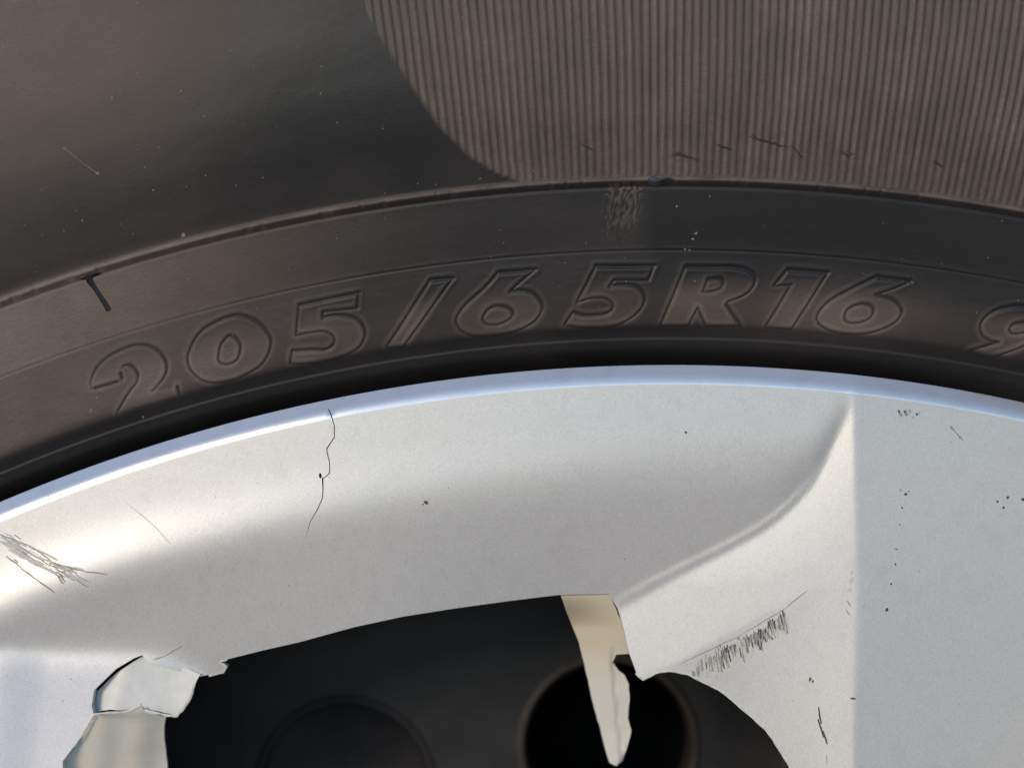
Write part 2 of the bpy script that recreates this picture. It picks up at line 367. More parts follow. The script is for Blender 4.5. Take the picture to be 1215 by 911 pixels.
            def turn(prof, a0, a1, step):
                k = max(2, int((a1-a0)/step)); base = len(ex_v)
                for i in range(k+1):
                    t = a0+(a1-a0)*i/k
                    for r, h in prof: ex_v.append((CX+r*math.sin(t), CY-r*math.cos(t), h))
                m_ = len(prof)
                for i in range(k):
                    for j in range(m_-1):
                        a = base+i*m_+j; ex_f.append((a, a+1, a+m_+1, a+m_))
            turn(pr, th[-1], th[0]+2*math.pi, math.radians(1.5))
            turn([pr[-1]]+out+tread, 0, 2*math.pi, math.radians(1.5))
            e = np.array(ex_v); ev = P(e[:, 0], e[:, 1], e[:, 2]); er = np.hypot(e[:, 0]-CX, e[:, 1]-CY)
            ef = np.array(ex_f)[:, ::-1]
            en = np.zeros_like(ev); fn = np.cross(ev[ef[:, 1]]-ev[ef[:, 0]], ev[ef[:, 2]]-ev[ef[:, 0]])
            for k in range(4): np.add.at(en, ef[:, k], fn)
            en /= np.linalg.norm(en, axis=1, keepdims=True)+1e-20
            F2 = np.concatenate([F2, ef+len(v)]); v = np.concatenate([v, ev]); n_ = np.concatenate([n_, en])
            at = {'dust_and_light': np.concatenate([at['dust_and_light'], np.full(len(ev), .22)]), 'polar': np.concatenate([at['polar'], np.stack([np.arctan2(e[:, 0]-CX, CY-e[:, 1])*2230, er, e[:, 2]], -1)])}
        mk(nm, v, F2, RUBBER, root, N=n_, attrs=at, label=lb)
    return root
TYRE = build_tyre()

def sheet_h(x, y): return tyre_h(np.hypot(x-CX, y-CY))
def ribbon(Vs, Fs, pts, widths, hfun, lift, to_plane):  # a low roof-shaped welt along a photo-pixel polyline
    pts = np.array(pts, float); n = len(pts)
    t = np.gradient(pts, axis=0); t /= np.linalg.norm(t, axis=1, keepdims=True)+1e-9; nr = np.stack([-t[:, 1], t[:, 0]], -1)
    b = len(Vs)
    for i in range(n):
        for k, up in ((-1, 0), (0, 1), (1, 0)):
            q = pts[i]+nr[i]*widths[i]*.5*k; x, y = to_plane(*q)
            Vs.append(P(x, y, float(hfun(x, y))+lift[0]+(lift[1] if up else 0)))
    for i in range(n-1):
        for k in (0, 1):
            a = b+3*i+k; Fs.append((a, a+1, a+4, a+3))
def blob(Vs, Fs, c, r, hfun, lift, to_plane, n=7, el=1, rot=0):
    b = len(Vs); x, y = to_plane(*c); Vs.append(P(x, y, float(hfun(x, y))+lift[1]))
    for i in range(n):
        a = 2*math.pi*i/n; k = r*random.uniform(.6, 1.2); dx, dy = k*math.cos(a)*el, k*math.sin(a)
        q = (c[0]+dx*math.cos(rot)-dy*math.sin(rot), c[1]+dx*math.sin(rot)+dy*math.cos(rot))
        x, y = to_plane(*q); Vs.append(P(x, y, float(hfun(x, y))+lift[0]))
    for i in range(n): Fs.append((b, b+1+i, b+1+(i+1) % n))
def wiggle(a, b, n, amp):
    return [(a[0]+(b[0]-a[0])*i/n+random.uniform(-amp, amp)*(0 < i < n), a[1]+(b[1]-a[1])*i/n+random.uniform(-amp, amp)*(0 < i < n)) for i in range(n+1)]

# weather cracks across the serrated panel
cr = [((792,187),(806,181),(812,186),(830,190)), ((848,172),(868,178)), ((886,163),(893,161),(900,166),(912,168),(925,173),(938,174)), ((938,172),(952,187)),
      ((996,180),(1004,184),(1012,182)), ((1106,192),(1112,194),(1120,199)), ((688,170),(704,179)), ((800,182),(815,186))]
for pts in cr:
    V, F = [], []; pl = []
    for a, b in zip(pts[:-1], pts[1:]): pl += wiggle(a, b, 4, 1.3)[:-1]
    pl.append(pts[-1]); n = len(pl)
    ribbon(V, F, pl, [1.3*math.sin(math.pi*(i+.4)/(n-.2))+.25 for i in range(n)], sheet_h, (3.3, .35), on_tyre)
    mk('crack', V, F, CRACKM, TYRE)
# stub of flash hanging from the rib (left) and a torn vent nub (middle)
V, F = [], []
ribbon(V, F, [(104,327),(107,334),(112,341),(118,350),(124,359),(129,368)], [9, 8, 5.5, 5.5, 6, 7], sheet_h, (.2, 2.6), on_tyre)
ribbon(V, F, [(96,331),(103,329),(112,326),(119,324)], [3, 5, 5, 2.5], sheet_h, (.2, 2.2), on_tyre)
STUB = plain('clean_black_rubber', (.014, .014, .018), .38)
mk('vent_flash', V, F, STUB, TYRE, label='dark slanted flash stub below the rib at the left')
V, F = [], []
blob(V, F, (775,216), 7, sheet_h, (1, 6), on_tyre, 9, 1.3); ribbon(V, F, [(768,214),(776,217),(786,213),(796,212)], [4, 6, 4, 1.5], sheet_h, (2, 4.5), on_tyre)
mk('vent_flash', V, F, plain('bluish_rubber', (.05, .05, .075), .4), TYRE, label='torn nub on the rib under the ridged panel')
V, F = [], []
for c, r in [((218,279),3.2),((76,176),2.4),((116,206),2.6),((12,102),1.6),((133,117),2),((163,88),1.3),((215,108),2),((242,138),1.5),((601,73),1.7),((498,103),1.6),((454,153),1.4),((188,175),1.3),((172,199),1.6),
             ((182,226),1.8),((312,211),1.4),((163,4),1.5),((98,262),1.5),((76,274),1.3),((570,212),1.3),((803,245),2),((842,233),1.3),((813,296),2.2),((818,297),1.6),((826,277),3),((822,284),2.2),((108,487),3),((115,472),1.6),((145,486),2),((170,495),2.2),((1172,306),1.2)]:
    blob(V, F, c, r*.8, sheet_h, (.4, .9), on_tyre)
ribbon(V, F, [(76,176),(90,187),(104,198),(117,207)], [1.2, .7, .7, 1.2], sheet_h, (.4, .4), on_tyre)
for _ in range(230):
    c = (random.uniform(-40, 1240), random.uniform(-30, 560))
    if math.hypot(c[0]-CX, c[1]-CY) < R_STEP+12: continue
    blob(V, F, c, random.uniform(.35, .95), sheet_h, (.5, 1.0), on_tyre, 5, random.uniform(1, 2.2), random.uniform(0, 3))
mk('dust_specks', V, F, SPECK, TYRE, kind='stuff')

# ================================================================== WHEEL COVER
R_LIP0, R_LIP1 = 2047.0, 2025.0
crest = np.array([[-400, 900], [-160, 830], [-60, 790], [0, 748], [100, 708], [250, 664], [330, 643], [440, 618], [560, 597], [700, 580], [800, 571], [900, 560], [960, 536], [1005, 488], [1060, 470], [1400, 470]])
slope = np.array([[-400, .1], [0, .21], [150, .215], [400, .19], [700, .275], [1200, .275]])
ledge = np.array([[-400, 930], [-160, 845], [-60, 800], [0, 770], [60, 776], [169, 779], [230, 800], [300, 900], [420, 2400]])
def crest_y(x): return hermite(np.clip(np.asarray(x, float), -399, 1399), crest[:, 0], crest[:, 1])
def ledge_y(x): return hermite(np.clip(np.asarray(x, float), -399, 419), ledge[:, 0], ledge[:, 1])
def slope_x(x): return hermite(np.clip(np.asarray(x, float), -399, 1199), slope[:, 0], slope[:, 1])
def plane_h(r): return .05*(R_LIP1-r)
def cover_h(x, y):
    x, y = np.asarray(x, float), np.asarray(y, float); r = np.hypot(x-CX, y-CY)
    pl = plane_h(r); bow = (1.3+3.7*sstep(620, 60, x))*np.exp(-((y-crest_y(x)+25)/38)**2)*sstep(1000, 500, x)
    kd = np.interp(x, [0, 500, 800, 900, 970], [10, 16, 24, 18, 10])
    dish = pl+bow-slope_x(x)*softplus(np.minimum(y-crest_y(x), 240), kd)
    # left spoke flank rises again below its ledge
    yl = ledge_y(x)
    yl_c = np.minimum(yl, 900)
    base = pl-slope_x(x)*softplus(yl_c-crest_y(x), 9)
    lf = base+.40*(y-yl)
    h = np.where(x < 320, smax(dish, lf, 5), dish)
    # right spoke flank
    xe = np.interp(y, [430, 470, 700, 911, 2400], [1012, 1012, 1014, 1006, 840])
    fl = plane_h(np.hypot(xe-CX, y-CY))-(.138+.125*sstep(700, 450, y))*(xe-x)
    fold = np.interp(x, [700, 800, 965, 1020], [830, 790, 696, 700]); fl = fl-.07*softplus(y-fold, 1.5)*np.clip((1012-x)/160, 0, 1)
    ct = smax(h, fl, .7)
    ridge = 1.5*np.exp(-((h-fl-.5)/2.0)**2)*sstep(995, 930, x)*sstep(700, 760, x)
    h = ct+ridge
    top = pl+bow-.11*np.minimum(softplus(x-xe-3, 1.5), 232)*sstep(1700, 1250, y)*sstep(1390, 1270, x)+9*sstep(820, 300, x)+62*sstep(260, 120, x)*sstep(-260, -130, x)*sstep(1500, 1000, y)
    h = smin(h, top, np.interp(y, [470, 700, 911], [.15, .2, .25]))
    # outer lip
    lip = sstep(R_LIP1-1, R_LIP1+1, r)
    rr_ = np.maximum(r-R_LIP1, 0)
    return h-np.where(rr_ > 0, 0.62*softplus(rr_-2.5, 1.3)-0.62*1.3*math.log1p(math.exp(-2.5/1.3)), 0)-.6*softplus(r-R_LIP1, 1.2)*0
def cover_h_img(u, v):
    x, y = u, v
    for _ in range(4): x, y = unproj(u, v, cover_h(x, y))
    return x, y
def to_cover(u, v): return cover_h_img(u, v)
def cpt(L): return [tuple(float(q) for q in to_cover(*p)) for p in L]

def jag(L, step, amp):             # torn edges: add small irregular teeth
    out = []
    for a, b in zip(L[:-1], L[1:]):
        n = max(1, int(math.hypot(b[0]-a[0], b[1]-a[1])/step)); out += wiggle(a, b, n, amp)[:-1]
    return out+[L[-1]]
inner_tail = [(950,940),(965,1050),(955,1300),(905,1650),(850,1850),(760,1885),(660,1850),(420,1500),(180,1150),(62,960)]
open_top = [(270,781.5),(312,771),(356,761),(420,743.5),(478,731),(538,721.5),(600,713),(640,708),(666,705)]
open_right = [(722,704),(733,722),(740,745),(746,773)]+jag([(756,800),(763,807),(777,799),(794,796),(816,800),(857,821),(885,845),(909,866),(923,887),(938,911)], 8, .7)
open_left = [(68,930),(75,911),(75,902),(81,894),(98,871),(112,848),(109,837),(112,818),(138,793),(160,780),(169,776.6)]
open_flap = [(176,784),(205,793),(233,803),(251,799),(266,797),(270,790),(259,783)]
BROKEN = open_top+open_right+inner_tail+open_left+open_flap
INTACT = [(200,800),(270,781.5),(356,761),(420,743.5),(538,721.5),(666,705),(722,704),(740,745),(770,900),(820,1200),(860,1500),(850,1850),(760,1885),(660,1850),(420,1500),(220,1150),(150,950),(160,850)]
PITCH = 2*math.pi/7; A1 = math.radians(17.0); A0 = A1-PITCH; RIN = 520.0
def slit(pts, wid):
    p = np.array(pts, float); t = np.gradient(p, axis=0); t /= np.linalg.norm(t, axis=1, keepdims=True); n = np.stack([-t[:, 1], t[:, 0]], -1)
    w_ = np.array(wid)[:, None]*.5; return [tuple(q) for q in np.concatenate([p+n*w_, (p-n*w_)[::-1]])]
ck = [(389.6,485),(392.7,491),(396.8,505),(397,518.5),(388,532),(388.3,536.6),(391.4,548.7),(391.4,560.8),(386,566),(383,567),(383.5,580),(383,590),(377,604),(368,619),(363.7,636)]
CRACK = slit(ck, [1.1,1.2,1.2,1.1,1.3,1.1,1.1,1.2,1.0,2.0,1.2,1.1,1.0,.7,.3])
CRACK2 = slit([(150,596),(170,612),(186,626),(203,645)], [.2,.5,.5,.2])
PIT = [(379,561),(381,561.3),(382.2,565.5),(380,567.5),(378.6,565)]
def sector(holes_img, fine, img=True):
    arc = lambda r, a, b, n: [(CX+r*math.sin(a+(b-a)*i/n), CY-r*math.cos(a+(b-a)*i/n)) for i in range(n+1)]
    outer = arc(R_LIP0, A0, A1, 160 if fine else 40)+arc(RIN, A1, A0, 24)
    loops = [outer]+[cpt(L) if img else [tuple(p) for p in L] for L in holes_img]
    V, E = [], []
    for L in loops:
        b = len(V); V += L; E += [(b+i, b+(i+1) % len(L)) for i in range(len(L))]
    nb = len(V)
    pts = []
    for r_ in (R_LIP1+.8, R_LIP1-.8, R_LIP1-3.5, R_LIP1-8, (R_LIP0+R_LIP1)/2):
        n = 420 if fine else 60
        pts += [(CX+r_*math.sin(A0+(A1-A0)*(i+.5)/n), CY-r_*math.cos(A0+(A1-A0)*(i+.5)/n)) for i in range(n)]
    def grid(x0, x1, y0, y1, s):
        gx, gy = np.meshgrid(np.arange(x0, x1, float(s)), np.arange(y0, y1, s*.87)); gx[1::2] += s/2
        return np.stack([gx.ravel()+rng.uniform(-.08, .08, gx.size)*s, gy.ravel()], -1)
    if fine:
        g1 = grid(-30, 1260, 430, 930, 4.6)
        g2 = grid(-700, 1700, 400, 2480, 26); g2 = g2[~((g2[:, 0] > -38) & (g2[:, 0] < 1268) & (g2[:, 1] > 424) & (g2[:, 1] < 938))]
        g = np.concatenate([g1, g2])
    else: g = grid(-700, 1700, 400, 2480, 30)
    r = np.hypot(g[:, 0]-CX, g[:, 1]-CY); t = np.arctan2(g[:, 0]-CX, CY-g[:, 1])
    ok = (r < R_LIP1-11) & (r > RIN+14) & ((A1-t)*r > 8) & ((t-A0)*r > 8)
    for L in loops[1:]:
        La = np.array(L); ok &= ~inside_poly(g[:, 0], g[:, 1], La)
        # keep clear of the outline itself
        cl = np.zeros(len(g), bool); b0, b1 = La.min(0)-6, La.max(0)+6
        sub = np.where((g[:, 0] > b0[0]) & (g[:, 0] < b1[0]) & (g[:, 1] > b0[1]) & (g[:, 1] < b1[1]) & ok)[0]
        for a, b in zip(La, np.roll(La, -1, 0)):
            d = b-a; Lq = d@d+1e-9; q = g[sub]; tt = np.clip(((q-a)@d)/Lq, 0, 1); cl[sub] |= np.hypot(*(q-a-tt[:, None]*d).T) < (1.3 if fine else 6)
        ok &= ~cl
    pts = [p for p in pts if A0 < math.atan2(p[0]-CX, CY-p[1]) < A1]
    V2 = [Vector(p) for p in V]+[Vector(p) for p in pts]+[Vector(p) for p in g[ok]]
    ov, oe, of, _, _, _ = delaunay_2d_cdt(V2, E, [], 0, 1e-5)
    vv = np.array([tuple(p) for p in ov]); ff = np.array([f for f in of if len(f) == 3])
    c = vv[ff].mean(1); keep = inside_poly(c[:, 0], c[:, 1], np.array(outer))
    for L in loops[1:]: keep &= ~inside_poly(c[:, 0], c[:, 1], np.array(L))
    ff = ff[keep]
    a = (vv[ff[:, 1]]-vv[ff[:, 0]]); b = (vv[ff[:, 2]]-vv[ff[:, 0]]); flip = a[:, 0]*b[:, 1]-a[:, 1]*b[:, 0] > 0
    ff[flip] = ff[flip][:, ::-1]
    return vv, ff, loops
def normals(vv, hf):               # analytic-ish: finite differences of the height function
    e = 1.0; x, y = vv[:, 0], vv[:, 1]
    hx = (hf(x+e, y)-hf(x-e, y))/(2*e); hy = (hf(x, y+e)-hf(x, y-e))/(2*e)
    n = np.stack([-hx, -np.ones_like(hx), hy], -1); return n/np.linalg.norm(n, axis=1, keepdims=True)
def skirt(loop, hf, depth, lean=0.0):
    L = np.array(loop); n = len(L); h = hf(L[:, 0], L[:, 1]); ctr = L.mean(0)
    a = P(L[:, 0], L[:, 1], h); d = L-ctr; d = d/(np.linalg.norm(d, axis=1, keepdims=True)+1e-9)
    L2 = L+d*lean; b = P(L2[:, 0], L2[:, 1], h-depth)
    V = np.concatenate([a, b]); F = [(i, (i+1) % n, n+(i+1) % n, n+i) for i in range(n)]
    return V, F

def build_cover():
    root = empty('wheel_cover', 'cracked silver plastic wheel cover with a broken spoke window', 'wheel cover', (0, -.0002, ZC))
    vv, ff, loops = sector([BROKEN, CRACK, CRACK2, PIT], True)
    N = normals(vv, cover_h); H = cover_h(vv[:, 0], vv[:, 1]); V3 = P(vv[:, 0], vv[:, 1], H)
    c = vv[ff].mean(1); rc = np.hypot(c[:, 0]-CX, c[:, 1]-CY)
    lab = np.zeros(len(ff), int)
    lab[rc > R_LIP1-.6] = 1
    xe = np.interp(c[:, 1], [430, 470, 700, 911, 2400], [1012, 1012, 1014, 1006, 840])
    dsh = c[:, 0] > 722
    fl = plane_h(np.hypot(xe-CX, c[:, 1]-CY))-(.138+.125*sstep(700, 450, c[:, 1]))*(xe-c[:, 0])
    dish_only = plane_h(rc)-.275*softplus(c[:, 1]-np.interp(c[:, 0], crest[:, 0], crest[:, 1]), np.interp(c[:, 0], [0, 500, 800, 900, 970], [10, 16, 24, 18, 10]))
    lab[(lab == 0) & (c[:, 0] > 700) & (c[:, 1] > 480) & (fl > dish_only) & (c[:, 0] < xe+9)] = 2
    lab[(lab == 0) & (c[:, 0] >= xe+9)] = 3
    yl = np.interp(c[:, 0], ledge[:, 0], ledge[:, 1])
    lab[(lab == 0) & (c[:, 0] < 200) & (c[:, 1] > yl)] = 4
    names = ['ring_face', 'outer_lip', 'spoke_flank', 'spoke_face', 'spoke_flank']
    labels = ['cracked outer ring with a hollow above the window', None, 'right spoke flank with black scuffs', None, 'bluish left spoke flank by the broken flap']
    for l, (nm, lb) in enumerate(zip(names, labels)):
        F = ff[lab == l]; u, inv = np.unique(F, return_inverse=True); F2 = inv.reshape(-1, 3)
        v, n_ = V3[u], N[u]
        if l == 1:                 # lip goes on round the wheel and turns back behind
            n = 720; L = [(CX+R_LIP0*math.sin(2*math.pi*i/n), CY-R_LIP0*math.cos(2*math.pi*i/n)) for i in range(n)]
            sv, sf = skirt(L, cover_h, 20); k = len(v)
            rn = np.stack([(np.array(L)[:, 0]-CX), np.zeros(n), CY-np.array(L)[:, 1]], -1)/R_LIP0
            sf = np.array(sf); F2 = np.concatenate([F2, sf[:, [0, 1, 2]]+k, sf[:, [0, 2, 3]]+k]); v = np.concatenate([v, sv]); n_ = np.concatenate([n_, rn, rn])
        mk(nm, v, F2, SKY_LIP if l == 1 else SILVER, root, N=n_, label=lb)
    # the rest of the cover: six whole windows, hub
    vi, fi, lo = sector([INTACT], False, img=False)
    Vs, Fs, Ns = [], [], []; h0 = cover_h(vi[:, 0], vi[:, 1]); n0 = normals(vi, cover_h); p0 = P(vi[:, 0], vi[:, 1], h0)
    sv, sf = skirt(lo[1], cover_h, 22)
    cnt = 0; SV, SF = [], []
    for k in range(1, 7):
        a = k*PITCH; ca, sa = math.cos(a), math.sin(a)   # turn clockwise about the axle (Y)
        rot = lambda p: np.stack([p[:, 0]*ca+p[:, 2]*sa, p[:, 1], -p[:, 0]*sa+p[:, 2]*ca], -1)
        Fs.append(fi+cnt); Vs.append(rot(p0)); Ns.append(rot(n0)); cnt += len(p0)
        SF += [tuple(q+len(SV)*len(sv) for q in f) for f in sf]; SV.append(rot(sv))
    mk('spoke_ring', np.concatenate(Vs), np.concatenate(Fs), SILVER, root, N=np.concatenate(Ns))
    mk('window_edge', np.concatenate(SV), SF, SILVER, root)
    hb = plane_h(RIN); prof = [(RIN, hb), (480, hb+6), (330, hb-6), (318, hb-16), (300, hb-16), (290, hb-4), (120, hb+4), (1, hb+5)]
    n = 96; V = [P(CX+r*math.sin(2*math.pi*i/n), CY-r*math.cos(2*math.pi*i/n), h) for r, h in prof for i in range(n)]
    mk('hub_cap', V, [(j*n+i, j*n+(i+1) % n, (j+1)*n+(i+1) % n, (j+1)*n+i) for j in range(len(prof)-1) for i in range(n)], SILVER, root)
    # thickness of the plastic round the broken window and inside the cracks
    V, F = skirt(loops[1], cover_h, 13)
    mk('broken_edge', V, F, WHITE_EDGE, root, smooth=False)
    V, F = [], []
    for L in loops[2:]:
        a, b = skirt(L, cover_h, 12); F += [tuple(q+len(V) for q in f) for f in b]; V += list(a)
    mk('crack_wall', V, F, CRACKM, root, smooth=False)
    # loose pieces
    def piece(name, outline, hf, mat, sp=5, th=7, label=None, jg=.5, dx=0):
        out = jag(list(outline)+[outline[0]], 6, jg)[:-1]
        La = np.array(out); b0, b1 = La.min(0), La.max(0)
        gx, gy = np.meshgrid(np.arange(b0[0], b1[0], sp), np.arange(b0[1], b1[1], sp)); g = np.stack([gx.ravel(), gy.ravel()], -1)
        ok = inside_poly(g[:, 0], g[:, 1], La)
        for a, b in zip(La, np.roll(La, -1, 0)):
            d = b-a; t = np.clip(((g-a)@d)/(d@d+1e-9), 0, 1); ok &= np.hypot(*(g-a-t[:, None]*d).T) > 1.5
        n = len(out); ov, _, of, *_ = delaunay_2d_cdt([Vector(p) for p in out]+[Vector(p) for p in g[ok]], [(i, (i+1) % n) for i in range(n)], [], 1, 1e-5)
        q = np.array([tuple(p) for p in ov]); f = [tuple(t) for t in of]
        h = hf(q[:, 0], q[:, 1]); x, y = unproj(q[:, 0], q[:, 1], h); top = P(x, y, h)
        f = [t if (q[t[1], 0]-q[t[0], 0])*(q[t[2], 1]-q[t[0], 1])-(q[t[1], 1]-q[t[0], 1])*(q[t[2], 0]-q[t[0], 0]) < 0 else t[::-1] for t in f]
        hb_ = hf(La[:, 0], La[:, 1]); x, y = unproj(La[:, 0], La[:, 1], hb_); rim = P(x, y, hb_); back = P(x, y, hb_-th)
        m = len(q); V = np.concatenate([top, rim, back]); F = f+[(m+i, m+(i+1) % n, m+n+(i+1) % n, m+n+i) for i in range(n)]
        mi = [0]*len(f)+[1]*n
        o = mk(name, V, F, [mat, WHITE_EDGE], root, label=label, mi=mi)
        e = o.data.polygons; e.foreach_set('use_smooth', [True]*len(f)+[False]*n)
        # keep the broken rim crisp
        return o
    ch = lambda u, v: cover_h(*cover_h_img(u, v))
    h_at = lambda u, v: float(ch(np.array(u, float), np.array(v, float)))
    hA = h_at(170, 776); hB = h_at(240, 790)
    def flap_h(u, v):
        base = np.interp(u, [105, 170, 240, 270], [h_at(120, 780)-2, hA-5, hB-4, hB-4])
        t = np.maximum(np.asarray(v, float)-783+.10*(u-170), -12)
        return base+.30*softplus(t, 5)-.30*softplus(142+.55*(812-v)*.5-u, 3)+.10*softplus(u-205, 4)
    piece('broken_flap', [(170,777),(141,796),(115.5,819),(112,836),(115,844),(132,841),(144,842),(158,839),(168,834),(169,840),(182,842),(196,845),(209,848),(220,836),(226,826),(230,815),(238,799),(205,786)], flap_h, TORN, 4, 8, 'bent broken flap hanging beside the curved crack')
    hL = h_at(70, 880)
    def wall_h(u, v):
        xl = np.interp(v, [840, 848, 871, 894, 911, 1100], [116, 111, 97, 80, 74, 60])
        return hL-3-.26*np.maximum(u-xl, -3)-.0010*np.maximum(u-xl, 0)**2-2+1.2*np.sin(u*.13+v*.02)
    piece('window_wall', [(113,849),(130,845.5),(146,845),(158,842),(169,838),(172,843),(184,846),(197,850),(195,862),(195,871),(197,890),(199,911),(203,960),(205,1010),(60,1010),(70,930),(75,911),(76,902),(82,894),(90,883),(99,871)], wall_h, BARE, 5, 6, 'beige inner wall of the window at the lower left')
    hS = h_at(690, 704); hS2 = h_at(735, 722)
    def strip_h(u, v):
        t = v-704; xr = np.interp(v, [700, 745, 775, 811, 866, 905], [722, 740, 746, 746, 749, 740])
        return np.interp(u, [666, 722, 750], [hS, hS-1, hS2-4])-3-.30*t-.55*np.maximum(xr-u, 0)*sstep(0, 40, t)-10*np.exp(-((u-729-.10*(v-790))/2.4)**2)*sstep(765, 790, v)
    piece('torn_strip', [(664,702),(672,725),(680,745),(687,762),(696,800),(704,835),(714,872),(723,904),(731,908),(739,901),(745,882),(749,866),(745,852),(747,830),(746,811),(741,800),(734,795),(727,785),(731,776),(746,775),(743,757),(739,742),(731,722),(722,702),(695,699)], strip_h, STRIP, 3.5, 6, 'torn beige strip pointing down across the dark opening')
    V, F = [], []
    hw = lambda x, y: cover_h(x, y)
    def edge_line(pts, wd, hh, up=1.6, am=.5):
        pl = []
        for p, q in zip(pts[:-1], pts[1:]): pl += wiggle(p, q, max(1, int(math.hypot(q[0]-p[0], q[1]-p[1])/5)), am)[:-1]
        V, F = [], []; pl.append(pts[-1]); ribbon(V, F, pl, [wd*random.uniform(.6, 1.25) for _ in pl], lambda x, y: hh, (0, up), lambda u, v: unproj(u, v, hh)); mk('torn_edge', V, F, WHITE_EDGE, root)
    edge_line([(74,915),(75,902),(81,894),(90,882),(98,871),(105,859),(112,848)], 3.2, hL-1)
    edge_line([(112,847),(128,845),(144,844.5),(157,841),(168,836)], 3.0, hL+3)
    edge_line([(172,842),(184,845),(197,848),(209,849)], 3.4, hL+2)
    edge_line([(209,849),(219,837),(226,826),(231,811)], 4.6, hL+5)
    def lip_line(pts, wd):
        pl = []
        for p, q in zip(pts[:-1], pts[1:]): pl += wiggle(p, q, max(1, int(math.hypot(q[0]-p[0], q[1]-p[1])/5)), .3)[:-1]
        V, F = [], []; pl.append(pts[-1]); ribbon(V, F, pl, [wd*random.uniform(.7, 1.2) for _ in pl], cover_h, (-.6, 1.4), to_cover); mk('torn_edge', V, F, WHITE_EDGE, root)
    lip_line([(754,798),(763,806),(777,798),(794,795),(816,799),(857,820),(885,844),(909,865),(923,886),(938,910)], 3)
    lip_line([(270,782),(259,785),(269,790),(265,797),(248,801)], 3)
    # scuffs of black rubber and bare scratches
    V, F, MI = [], [], []
    def strokes(mat_i, segs, w0, lift=(.25, .25)):
        for pl in segs:
            if any(inside_poly(np.array([p[0]]), np.array([p[1]]), np.array(BROKEN))[0] for p in pl): continue
            k = len(F); n = len(pl)
            ribbon(V, F, pl, [w0*(.35+.65*math.sin(math.pi*(i+.5)/n)) for i in range(n)], cover_h, lift, to_cover); MI.extend([mat_i]*(len(F)-k))
    def spots(mat_i, L, lift=(.2, .5)):
        for c_, r_, e_, a_ in L:
            if inside_poly(np.array([c_[0]]), np.array([c_[1]]), np.array(BROKEN))[0]: continue
            k = len(F); blob(V, F, c_, r_, cover_h, lift, to_cover, 8, e_, a_); MI.extend([mat_i]*(len(F)-k))
    for i in range(170):
        t = random.random()**.85; x = 826+106*t; y = np.interp(x, [826, 880, 905, 932], [783, 756, 743, 724])+random.gauss(4.5, 4.2)*(1 if t < .75 else .7)
        L_ = random.uniform(4, 15)*(.6 if t < .2 else 1); sl_ = random.uniform(-.05, .32)
        strokes(0 if random.random() < (.12 if t < .25 else .45) else 1, [[(x, y), (x+sl_*L_*.5, y+L_*.5), (x+sl_*L_, y+L_)]], random.uniform(.9, 2.9))
    strokes(1, [wiggle((805,788),(880,752), 8, .6), wiggle((880,752),(930,722), 6, .6), wiggle((930,722),(958,700), 5, .5)], 1.1)
    strokes(0, [[(928,724),(930,732),(931,740)], [(913,734),(916,744),(915,757)], [(910,750),(914,755),(917,758)]], 2.2)
    spots(0, [((961,805),3,.6,.3),((964,808),2,.6,.3)]); strokes(0, [[(971,838),(972,848),(974,858)], [(970,852),(974,864),(977,874)], [(976,866),(979,875),(981,882)]], 2.2)
    strokes(1, [[(980,895),(981,905)], [(905,864),(916,866),(927,866)]], 1)
    spots(0, [((1070,602),1.2,1,0),((1067,622),.9,1,0),((1063,651),1,2,0),((1062,669),1.4,1,0),((1057,692),2,.6,0),((1052,723),2.4,1,.5),((1074,586),1.5,2,0),((1068,581),1,1,0),((1078,583),1,1,0),((1190,602),1.8,1,.4),((1183,595),1.6,1,0),((1195,590),2,1,.6),((1213,592),2.2,1,0),((814,513),1.8,1,0),((506,596),2.2,1.6,.4),((502,598),1.2,1,0),((1012,828),1.4,2.5,0)])
    for i in range(13): spots(random.choice([0, 1, 1]), [((1066+random.uniform(0, 28), 491+random.gauss(0, 2)), random.uniform(.7, 1.7), 1.5, 1.1)])
    for i in range(6): spots(1, [((1129+i*2.4, 508+i*2.6), random.uniform(.8, 1.5), 2, 1)])
    for i in range(60): spots(1, [((random.uniform(20, 1210), random.uniform(480, 900)), random.uniform(.35, .8), random.uniform(1, 2), random.random()*3)])
    spots(3, [((1009,688),5,.7,.2),((1008,700),4,.6,0),((1010,679),3,.6,.3)], (.1, .8)); strokes(1, [[(1005,712),(1007,716),(1009,719)], [(1003,722),(1006,727),(1008,729)]], 1.4)
    # gouge by the left rim
    
    for i in range(26):
        t = random.random(); a = (100*t-6+random.gauss(0, 4), 636+46*t+random.gauss(2, 5)); L_ = random.uniform(12, 34)
        strokes(3, [wiggle(a, (a[0]+L_*.88, a[1]+L_*.42), 4, .9)], random.uniform(1.5, 4))
    
    for i in range(70):
        t = random.random(); x = 812+122*t; y = np.interp(x, [812, 826, 880, 905, 934], [789, 784, 757, 744, 723])+random.uniform(0, 15)*(1-.4*t); L_ = random.uniform(6, 20)
        strokes(random.choice([3, 3, 1]), [[(x, y), (x+.12*L_, y+.5*L_), (x+.2*L_, y+L_)]], random.uniform(1.5, 4.5))
    for i in range(30):
        t = random.random(); a = (random.gauss(2, 3)+88*t, 632+50*t+random.gauss(0, 3)+6*math.sin(t*3)); L_ = random.uniform(8, 26)
        strokes(2, [wiggle(a, (a[0]+L_*.85, a[1]+L_*.5), 3, .8)], random.uniform(.5, 1.5))
    strokes(2, [wiggle((0,633),(38,648),5,.7), wiggle((38,648),(62,666),5,.7), wiggle((62,666),(98,677),5,.7), wiggle((98,677),(128,681),4,.4)], 1.7)
